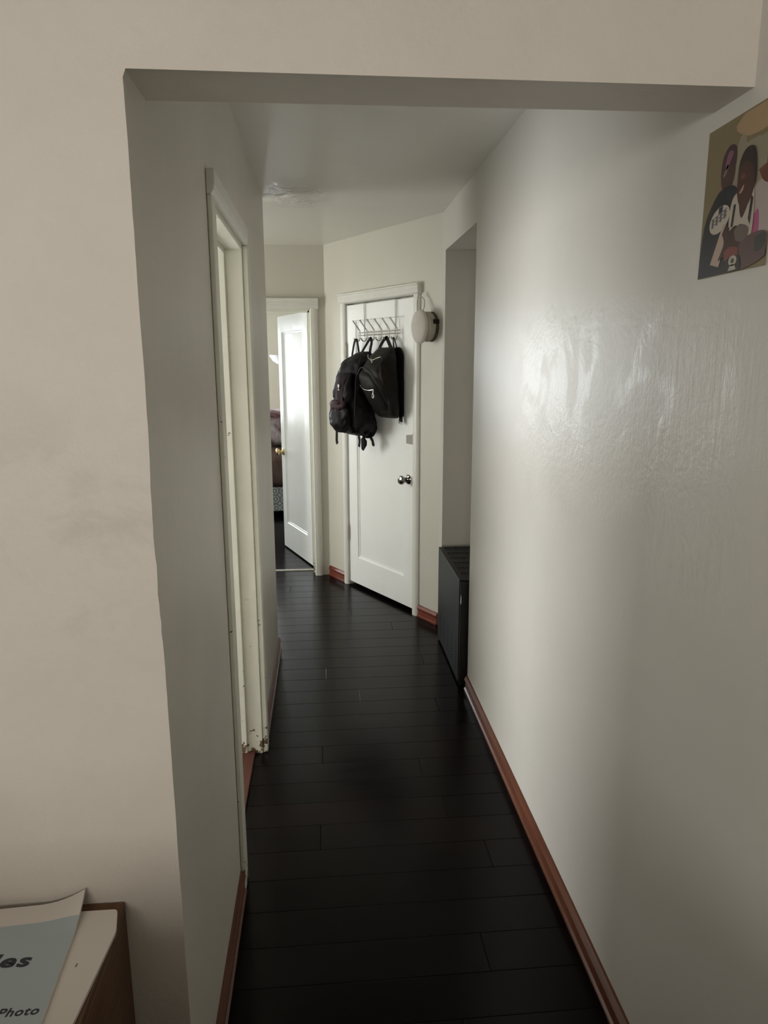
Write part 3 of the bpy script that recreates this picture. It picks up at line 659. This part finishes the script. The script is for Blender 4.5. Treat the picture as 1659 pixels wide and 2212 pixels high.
# ------------------------------------------------------------------ heater in the alcove
ht = thing('gas_heater', 'black steel heater cabinet with slotted top standing in the alcove', 'heater', (0.86, 3.64, 0))
hx0, hx1, hy0, hy1, hz = 0.655, 1.10, 3.325, 3.975, 0.563
bm = bmesh.new(); box(bm, (hx0, hy0+0.004, 0.014), (hx1, hy1, hz-0.004)); finish('casing', bm, M_heat, ht, bevel=0.004)
bm = bmesh.new()
# top frame with real slots
ncol, nrow = 14, 6; fx0, fx1 = hx0+0.028, hx1-0.02; fy0, fy1 = hy0+0.03, hy1-0.02
zt0, zt1 = hz-0.004, hz
box(bm, (hx0, hy0, zt0), (fx0, hy1, zt1)); box(bm, (fx1, hy0, zt0), (hx1, hy1, zt1)); box(bm, (fx0, hy0, zt0), (fx1, fy0, zt1)); box(bm, (fx0, fy1, zt0), (fx1, hy1, zt1))
for r in range(1, nrow):
    y = fy0+(fy1-fy0)*r/nrow; box(bm, (fx0, y-0.012, zt0), (fx1, y+0.012, zt1))
for c in range(1, ncol*2):
    x = fx0+(fx1-fx0)*c/(ncol*2)
    box(bm, (x-0.003, fy0, zt0), (x+0.003, fy1, zt1-0.0004))
finish('top_grille', bm, M_heat, ht)
bm = bmesh.new(); box(bm, (fx0, fy0, hz-0.0065), (fx1, fy1, hz-0.0041)); finish('grille_recess', bm, M_heatg, ht)
bm = bmesh.new(); box(bm, (hx0+0.004, hy0-0.012, 0.03), (hx1-0.004, hy0+0.003, hz-0.01)); finish('front_panel', bm, M_heatf, ht, bevel=0.003)
bm = bmesh.new(); box(bm, (hx0+0.045, hy0-0.015, 0.205), (hx0+0.10, hy0-0.012, 0.265)); finish('control_plate', bm, M_panelg, ht)
bm = bmesh.new(); lathe(bm, [(0.024, 0.0), (0.024, 0.003), (0.019, 0.005)], lambda a, b, h: V(hx0+0.062+a*0.55, hy0-0.012-h, 0.145+b*1.25), 24); finish('oval_badge', bm, M_tape, ht, smooth=True)
for c in range(5):
    bm = bmesh.new(); y = hy0+0.07+c*0.115
    for r in range(9):
        z = 0.07+r*0.017
        box(bm, (hx0-0.0008, y, z), (hx0+0.001, y+0.007, z+0.006))
    finish('vent_slots', bm, M_heatg, ht)
for (x, y) in ((hx0+0.03, hy0+0.03), (hx1-0.03, hy0+0.03), (hx0+0.03, hy1-0.03), (hx1-0.03, hy1-0.03)):
    bm = bmesh.new(); box(bm, (x-0.015, y-0.015, 0), (x+0.015, y+0.015, 0.016)); finish('foot', bm, M_heatf, ht)
bm = bmesh.new(); prism(bm, [(0.440, 0.0), (0.448, 0.004), (0.475, 0.0035), (0.492, 0.002), (0.470, 0.0), ], hy0-0.0135, hy0-0.0122, lambda u, d, v: V(hx0+0.004+v, d, u)); finish('peeling_label', bm, M_white, ht)

# ------------------------------------------------------------------ cabinet with papers
cb = thing('cabinet', 'dark brown wooden cabinet holding papers against the front wall', 'cabinet', (-0.75, 0.8, 0))
bm = bmesh.new(); box(bm, (-1.15, 0.52, 0.0), (-0.388, 1.186, 0.612)); finish('body', bm, M_cab, cb, bevel=0.002)
bm = bmesh.new(); box(bm, (-1.15, 0.52, 0.6122), (-0.388, 1.186, 0.631)); finish('top_board', bm, M_cab, cb, bevel=0.002)
bm = bmesh.new(); box(bm, (-1.15, 0.52, 0.632), (-0.84, 1.184, 0.95)); finish('unseen_shade_box', bm, M_cab, cb, bevel=0.002)  # out-of-view box added to cast shade on the wall by the papers
def sheet(name, poly, z, mt, lift=None, thick=0.003, n=18, parent=None):
    """thin paper stack from a quad (A,B,C,D) in xy"""
    A, B, Cc, Dd = [Vector((*p, 0)) for p in poly]; bm = bmesh.new(); g = []
    for i in range(n+1):
        row = []
        for j in range(n+1):
            u, v = i/n, j/n
            # rounded corner at (u=1,v=0)
            uu, vv = u, v; r = 0.05
            p = (A*(1-uu)+B*uu)*(1-vv)+(Dd*(1-uu)+Cc*uu)*vv
            row.append(bm.verts.new((p.x, p.y, z+(lift(u, v) if lift else 0))))
        g.append(row)
    fs = [bm.faces.new((g[i][j], g[i+1][j], g[i+1][j+1], g[i][j+1])) for i in range(n) for j in range(n)]
    r = bmesh.ops.extrude_face_region(bm, geom=fs)
    for e in r['geom']:
        if isinstance(e, bmesh.types.BMVert): e.co.z += thick
    return finish(name, bm, mt, parent, smooth=True, angle=50, origin=None if parent else (A.x, A.y, z))
def rounded(pts, k, r):
    out = []
    for i, p in enumerate(pts):
        p = Vector((*p, 0))
        if i not in k: out.append((p.x, p.y)); continue
        a = Vector((*pts[i-1], 0)); b = Vector((*pts[(i+1) % len(pts)], 0))
        p0 = p+(a-p).normalized()*r; p1 = p+(b-p).normalized()*r
        for t in [q/6 for q in range(7)]:
            q = p0*(1-t)**2+p*2*t*(1-t)+p1*t*t; out.append((q.x, q.y))
    return out
bm = bmesh.new(); prism(bm, rounded([(-0.72, 0.60), (-0.72, 1.160), (-0.394, 1.160), (-0.382, 1.108), (-0.404, 0.84), (-0.425, 0.60)], (2, 3), 0.008), 0.6315, 0.6375, lambda u, d, v: V(u, v, d))
tag(finish('paper_folder', bm, M_paper, origin=(-0.5, 0.9, 0.6315)), 'white folder lying underneath the pale blue booklet', 'paper')
bk = thing('booklet', 'pale blue booklet with white borders on top of the cabinet papers', 'booklet', (-0.55, 0.95, 0.638))
def lift(u, v):
    # back right corner curls up
    d = max(0, 1-math.hypot((1-u)*4.2, v*5.0)); return 0.024*d*d + 0.002*v
def corner(u, v): return lift(u, v)
Aq, Bq, Cq, Dq = (-0.80, 1.160), (-0.455, 1.180), (-0.430, 0.70), (-0.74, 0.64)
o = sheet('cover', [Aq, Bq, Cq, Dq], 0.638, M_paper, lift, 0.006, 28, bk)
# printed blue area: same surface, 0.3 mm above
def on(u, v):
    A, B, Cc, Dd = [Vector((*p, 0)) for p in (Aq, Bq, Cq, Dq)]
    p = (A*(1-u)+B*u)*(1-v)+(Dd*(1-u)+Cc*u)*v; return V(p.x, p.y, 0.638+lift(u, v)+0.0063)
bm = bmesh.new(); n = 24; g = [[bm.verts.new(on(u0, v0)) for v0 in [0.092+(1-0.092)*j/n for j in range(n+1)]] for u0 in [i/n for i in range(n+1)]]
for i in range(n):
    for j in range(n): bm.faces.new((g[i][j], g[i+1][j], g[i+1][j+1], g[i][j+1]))
finish('blue_print', bm, M_blue, bk, smooth=True)
def text_mesh(name, body_, origin, xdir, ydir, size, mt, parent, right=True, lift_n=None, shear=0.15, offset=0.02, stretch=1.0):
    cu = bpy.data.curves.new(name+'_font', 'FONT'); cu.body = body_; cu.size = 1; cu.shear = shear; cu.offset = offset; cu.space_character = 1.12
    cu.align_x = 'RIGHT' if right else 'LEFT'; cu.resolution_u = 4; cu.extrude = 0.004
    t = bpy.data.objects.new(name+'_tmp', cu); C.objects.link(t)
    dg = bpy.context.evaluated_depsgraph_get(); me = bpy.data.meshes.new_from_object(t.evaluated_get(dg))
    bm = bmesh.new(); bm.from_mesh(me); bpy.data.objects.remove(t); bpy.data.curves.remove(cu); bpy.data.meshes.remove(me)
    xd, yd = Vector(xdir), Vector(ydir); nz = xd.cross(yd).normalized()
    for v in bm.verts: v.co = Vector(origin)+xd*v.co.x*size*stretch+yd*v.co.y*size+nz*(v.co.z*0.05)
    return finish(name, bm, mt, parent)
def nrm(v): return Vector(v).normalized()
text_mesh('printed_word', 'les', (-0.503, 1.036, 0.6452), nrm((1, -0.03, 0)), nrm((-0.02, 1, 0)), 0.037, M_ink, bk, stretch=1.45, offset=0.03)
text_mesh('printed_word', 'Photo', (-0.4525, 0.943, 0.6452), nrm((1, 0.01, 0)), nrm((0, 1, 0)), 0.0205, M_ink, bk, stretch=1.12, offset=0.03)
pf_ = bpy.data.objects['paper_folder']; text_mesh('printed_mark', '1', (-0.425, 1.035, 0.6378), nrm((1, 0, 0)), nrm((0, 1, 0)), 0.010, M_ink, pf_)

# ------------------------------------------------------------------ photo print on the right wall
ps = thing('photo_print', 'snapshot print of three posing people stuck high on the right wall', 'photo', (XR-0.001, 1.21, 1.76))
PM = {}
def pm(c, r=0.3):
    k = tuple(round(q, 3) for q in c)
    if k not in PM: PM[k] = mat('print_ink_%d' % len(PM), c, r)
    return PM[k]
mats = []; bm = bmesh.new()
PY0, PY1, PZ0, PZ1 = 1.314, 1.110, 1.761, 2.009
def pf(u, v, layer):   # u 0..1 left to right, v 0..1 bottom to top
    curl = 0.004*(max(0, v-0.8)/0.2)**2*u
    return V(XR-0.0015-0.00010*layer-curl, PY0+(PY1-PY0)*u, PZ0+(PZ1-PZ0)*v)
def pgrid(u0, u1, v0, v1, layer, c):
    m_ = pm(c)
    if m_ not in mats: mats.append(m_)
    idx = mats.index(m_); n = 8
    g = [[bm.verts.new(pf(u0+(u1-u0)*i/n, v0+(v1-v0)*j/n, layer)) for j in range(n+1)] for i in range(n+1)]
    for i in range(n):
        for j in range(n): f_ = bm.faces.new((g[i][j], g[i+1][j], g[i+1][j+1], g[i][j+1])); f_.material_index = idx
def ppoly(pts, layer, c, sm=True):
    m_ = pm(c)
    if m_ not in mats: mats.append(m_)
    idx = mats.index(m_); P = [V(*p, 0) for p in pts]
    if sm: P = smooth_path(P+[P[0]], 5)[:-1]
    f_ = bm.faces.new([bm.verts.new(pf(min(0.995, max(0.005, p.x)), min(0.995, max(0.005, p.y)), layer)) for p in P]); f_.material_index = idx
def pell(cx, cy, rx, ry, layer, c, rot=0): 
    ppoly([(cx+rx*math.cos(a)*math.cos(rot)-ry*math.sin(a)*math.sin(rot), cy+ry*math.sin(a)*math.cos(rot)+rx*math.cos(a)*math.sin(rot)) for a in [2*math.pi*k/12 for k in range(12)]], layer, c)
pgrid(0, 1, 0, 1, 0, (0.20, 0.155, 0.075)); ppoly([(0.40, 0.10), (0.40, 0.60), (0.50, 0.86), (0.70, 0.83), (0.99, 0.84), (0.99, 0.10)], 1, (0.27, 0.235, 0.165)); ppoly([(0.40, 0.93), (0.50, 0.88), (0.62, 0.84), (0.80, 0.83), (0.99, 0.86), (0.99, 0.99), (0.55, 0.99)], 2, (0.38, 0.26, 0.145), False)
# right figure in white and pink
ppoly([(0.76, 0.50), (0.86, 0.54), (0.99, 0.52), (0.99, 0.10), (0.72, 0.10), (0.70, 0.30)], 3, (0.40, 0.34, 0.32)); ppoly([(0.74, 0.30), (0.84, 0.36), (0.86, 0.20), (0.74, 0.18)], 4, (0.36, 0.085, 0.19)); ppoly([(0.80, 0.60), (0.88, 0.52), (0.99, 0.50), (0.99, 0.60), (0.90, 0.62)], 4, (0.13, 0.045, 0.03)); pell(0.98, 0.64, 0.08, 0.09, 5, (0.10, 0.032, 0.02))
# left figure in dark hoodie and patterned cap
pell(0.36, 0.67, 0.105, 0.13, 6, (0.060, 0.022, 0.015)); ppoly([(0.25, 0.66), (0.27, 0.78), (0.36, 0.84), (0.46, 0.81), (0.46, 0.70), (0.36, 0.74)], 7, (0.055, 0.017, 0.027)); ppoly([(0.31, 0.73), (0.35, 0.80), (0.42, 0.79), (0.38, 0.73), (0.33, 0.69)], 8, (0.20, 0.085, 0.12)); ppoly([(0.29, 0.66), (0.34, 0.72), (0.36, 0.70), (0.31, 0.65)], 8, (0.22, 0.15, 0.15))
ppoly([(0.005, 0.005), (0.02, 0.20), (0.06, 0.38), (0.16, 0.50), (0.28, 0.57), (0.46, 0.57), (0.56, 0.48), (0.54, 0.30), (0.50, 0.005)], 9, (0.0075, 0.007, 0.014))
pell(0.29, 0.375, 0.155, 0.085, 10, (0.48, 0.44, 0.36), 0.22)
for q in range(4): ppoly([(0.175+q*0.060, 0.330+q*0.014), (0.205+q*0.060, 0.333+q*0.014), (0.205+q*0.060, 0.395+q*0.014), (0.175+q*0.060, 0.390+q*0.014)], 11, (0.10, 0.095, 0.10), False)
for q in range(3): ppoly([(0.165, 0.340+q*0.022), (0.40, 0.390+q*0.022), (0.40, 0.397+q*0.022), (0.165, 0.347+q*0.022)], 12, (0.12, 0.115, 0.12), False)
ppoly([(0.27, 0.415), (0.33, 0.425), (0.33, 0.465), (0.27, 0.455)], 12, (0.015, 0.013, 0.05), False)
# centre figure in white top with dark straps
ppoly([(0.44, 0.40), (0.50, 0.50), (0.72, 0.52), (0.78, 0.44), (0.76, 0.18), (0.48, 0.18)], 13, (0.46, 0.41, 0.34)); ppoly([(0.20, 0.085), (0.34, 0.055), (0.46, 0.30), (0.36, 0.34)], 13, (0.44, 0.33, 0.27), False)
ppoly([(0.55, 0.50), (0.60, 0.36), (0.65, 0.35), (0.72, 0.48)], 14, (0.055, 0.018, 0.011)); pell(0.645, 0.57, 0.125, 0.175, 15, (0.065, 0.022, 0.014)); ppoly([(0.52, 0.60), (0.54, 0.71), (0.62, 0.77), (0.73, 0.75), (0.78, 0.62), (0.77, 0.52), (0.72, 0.64), (0.62, 0.69), (0.55, 0.66)], 16, (0.020, 0.010, 0.008))
ppoly([(0.565, 0.505), (0.62, 0.545), (0.615, 0.515), (0.58, 0.495)], 17, (0.42, 0.27, 0.20)); pell(0.60, 0.60, 0.03, 0.018, 17, (0.15, 0.058, 0.035)); pell(0.58, 0.555, 0.012, 0.016, 18, (0.045, 0.015, 0.010))
ppoly([(0.50, 0.44), (0.53, 0.44), (0.51, 0.30), (0.48, 0.30)], 18, (0.014, 0.010, 0.008), False); ppoly([(0.74, 0.46), (0.77, 0.44), (0.75, 0.28), (0.72, 0.32)], 18, (0.014, 0.010, 0.008), False)
# arms, hands and things held
ppoly([(0.56, 0.17), (0.80, 0.22), (0.99, 0.20), (0.99, 0.06), (0.60, 0.01)], 19, (0.10, 0.055, 0.055)); ppoly([(0.84, 0.19), (0.97, 0.20), (0.97, 0.12), (0.86, 0.10)], 20, (0.035, 0.040, 0.037))
ppoly([(0.36, 0.27), (0.42, 0.33), (0.46, 0.28), (0.56, 0.30), (0.66, 0.24), (0.62, 0.16), (0.50, 0.12), (0.38, 0.11), (0.33, 0.10), (0.40, 0.20)], 21, (0.050, 0.016, 0.011)); ppoly([(0.54, 0.27), (0.62, 0.30), (0.74, 0.26), (0.70, 0.19), (0.58, 0.20)], 22, (0.13, 0.095, 0.085)); ppoly([(0.42, 0.15), (0.50, 0.17), (0.62, 0.15), (0.60, 0.09), (0.44, 0.085)], 23, (0.19, 0.045, 0.035))
ppoly([(0.46, 0.005), (0.46, 0.09), (0.64, 0.10), (0.66, 0.005)], 24, (0.012, 0.011, 0.011)); pell(0.56, 0.075, 0.060, 0.034, 25, (0.42, 0.38, 0.32)); ppoly([(0.53, 0.05), (0.59, 0.05), (0.62, 0.015), (0.50, 0.012)], 25, (0.42, 0.38, 0.32), False); pell(0.56, 0.075, 0.024, 0.016, 26, (0.05, 0.045, 0.04))
# card backing
bk_m = pm((0.7, 0.68, 0.64)); mats.append(bk_m) if bk_m not in mats else None
n0 = len(bm.faces); nb = 8; gi = mats.index(bk_m)
g = [[bm.verts.new(pf(i/nb, j/nb, -1.2)) for j in range(nb+1)] for i in range(nb+1)]
for i in range(nb):
    for j in range(nb): f_ = bm.faces.new((g[i][j], g[i][j+1], g[i+1][j+1], g[i+1][j])); f_.material_index = gi
finish('print', bm, mats, ps)

# ------------------------------------------------------------------ bedroom contents seen past the door
bd = thing('bed', 'bed with brown blanket and ring-patterned skirt behind the open bedroom door', 'bed', (-0.9, 7.9, 0))
bm = bmesh.new(); box(bm, (-1.9, 7.55, 0.06), (0.2, 8.68, 0.32)); finish('bed_skirt', bm, M_skirt, bd, bevel=0.01)
def blanket(name, x0, x1, y0, y1, z0, z1, mt, amp, seed, parent):
    bm = bmesh.new(); box(bm, (x0, y0, z0), (x1, y1, z1)); bmesh.ops.subdivide_edges(bm, edges=bm.edges[:], cuts=22, use_grid_fill=True)
    c = V((x0+x1)/2, (y0+y1)/2, (z0+z1)/2); h = V((x1-x0)/2, (y1-y0)/2, (z1-z0)/2)
    for v in bm.verts:
        d = v.co-c; q = V(d.x/h.x, d.y/h.y, d.z/h.z); L = (abs(q.x)**5+abs(q.y)**5+abs(q.z)**5)**0.2
        if L > 0: q = q/L*max(abs(q.x), abs(q.y), abs(q.z))
        v.co = c+V(q.x*h.x, q.y*h.y, q.z*h.z) + V(0, -1, 0.4)*noise.noise(v.co*5+V(seed, 0, 0))*amp
    return finish(name, bm, mt, parent, smooth=True, angle=80)
blanket('brown_blanket', -1.93, 0.22, 7.50, 8.70, 0.30, 0.74, M_blanket, 0.035, 2, bd)
pl = blanket('pillow', -0.80, -0.10, 7.65, 8.05, 0.765, 1.12, M_pillow, 0.05, 9, None)
tag(pl, 'plum and white bedding heaped on the brown blanket of the bed', 'bedding')
tl = thing('floor_lamp', 'white bowl-shaped floor lamp behind the open bedroom door', 'lamp', (-0.46, 8.50, 0))
bm = bmesh.new(); lathe(bm, [(0.02, 1.60), (0.06, 1.612), (0.11, 1.645), (0.145, 1.70), (0.150, 1.712), (0.140, 1.712), (0.10, 1.66), (0.03, 1.625)], lambda a, b, h: V(-0.46+a, 8.50+b, h), 32); finish('bowl_shade', bm, M_lamp, tl, smooth=True)
bm = bmesh.new(); lathe(bm, [(0.12, 0), (0.12, 0.015), (0.02, 0.03), (0.011, 0.04), (0.011, 1.57), (0.022, 1.60)], lambda a, b, h: V(-0.46+a, 8.50+b, h), 20); finish('pole', bm, M_heatf, tl, smooth=True)

# unseen couch shape added to block window light low on the front wall
M_blocker = fabric('grey_blocker_fabric', (0.10, 0.10, 0.10), (0.14, 0.135, 0.13), 0.9)
sf = thing('light_blocker', 'unseen grey couch shape added behind the viewer to block low window light', 'light_blocker', (-0.55, -0.5, 0))
bm = bmesh.new(); box(bm, (-1.75, -0.72, 0.08), (0.50, 0.08, 0.42)); finish('blocker_seat', bm, M_blocker, sf, bevel=0.03)
bm = bmesh.new(); box(bm, (-1.75, 0.05, 0.08), (0.50, 0.25, 0.92)); finish('blocker_back', bm, M_blocker, sf, bevel=0.04)
for x in (-1.75, 0.32):
    bm = bmesh.new(); box(bm, (x, -0.72, 0.08), (x+0.18, 0.10, 0.62)); finish('blocker_arm', bm, M_blocker, sf, bevel=0.03)
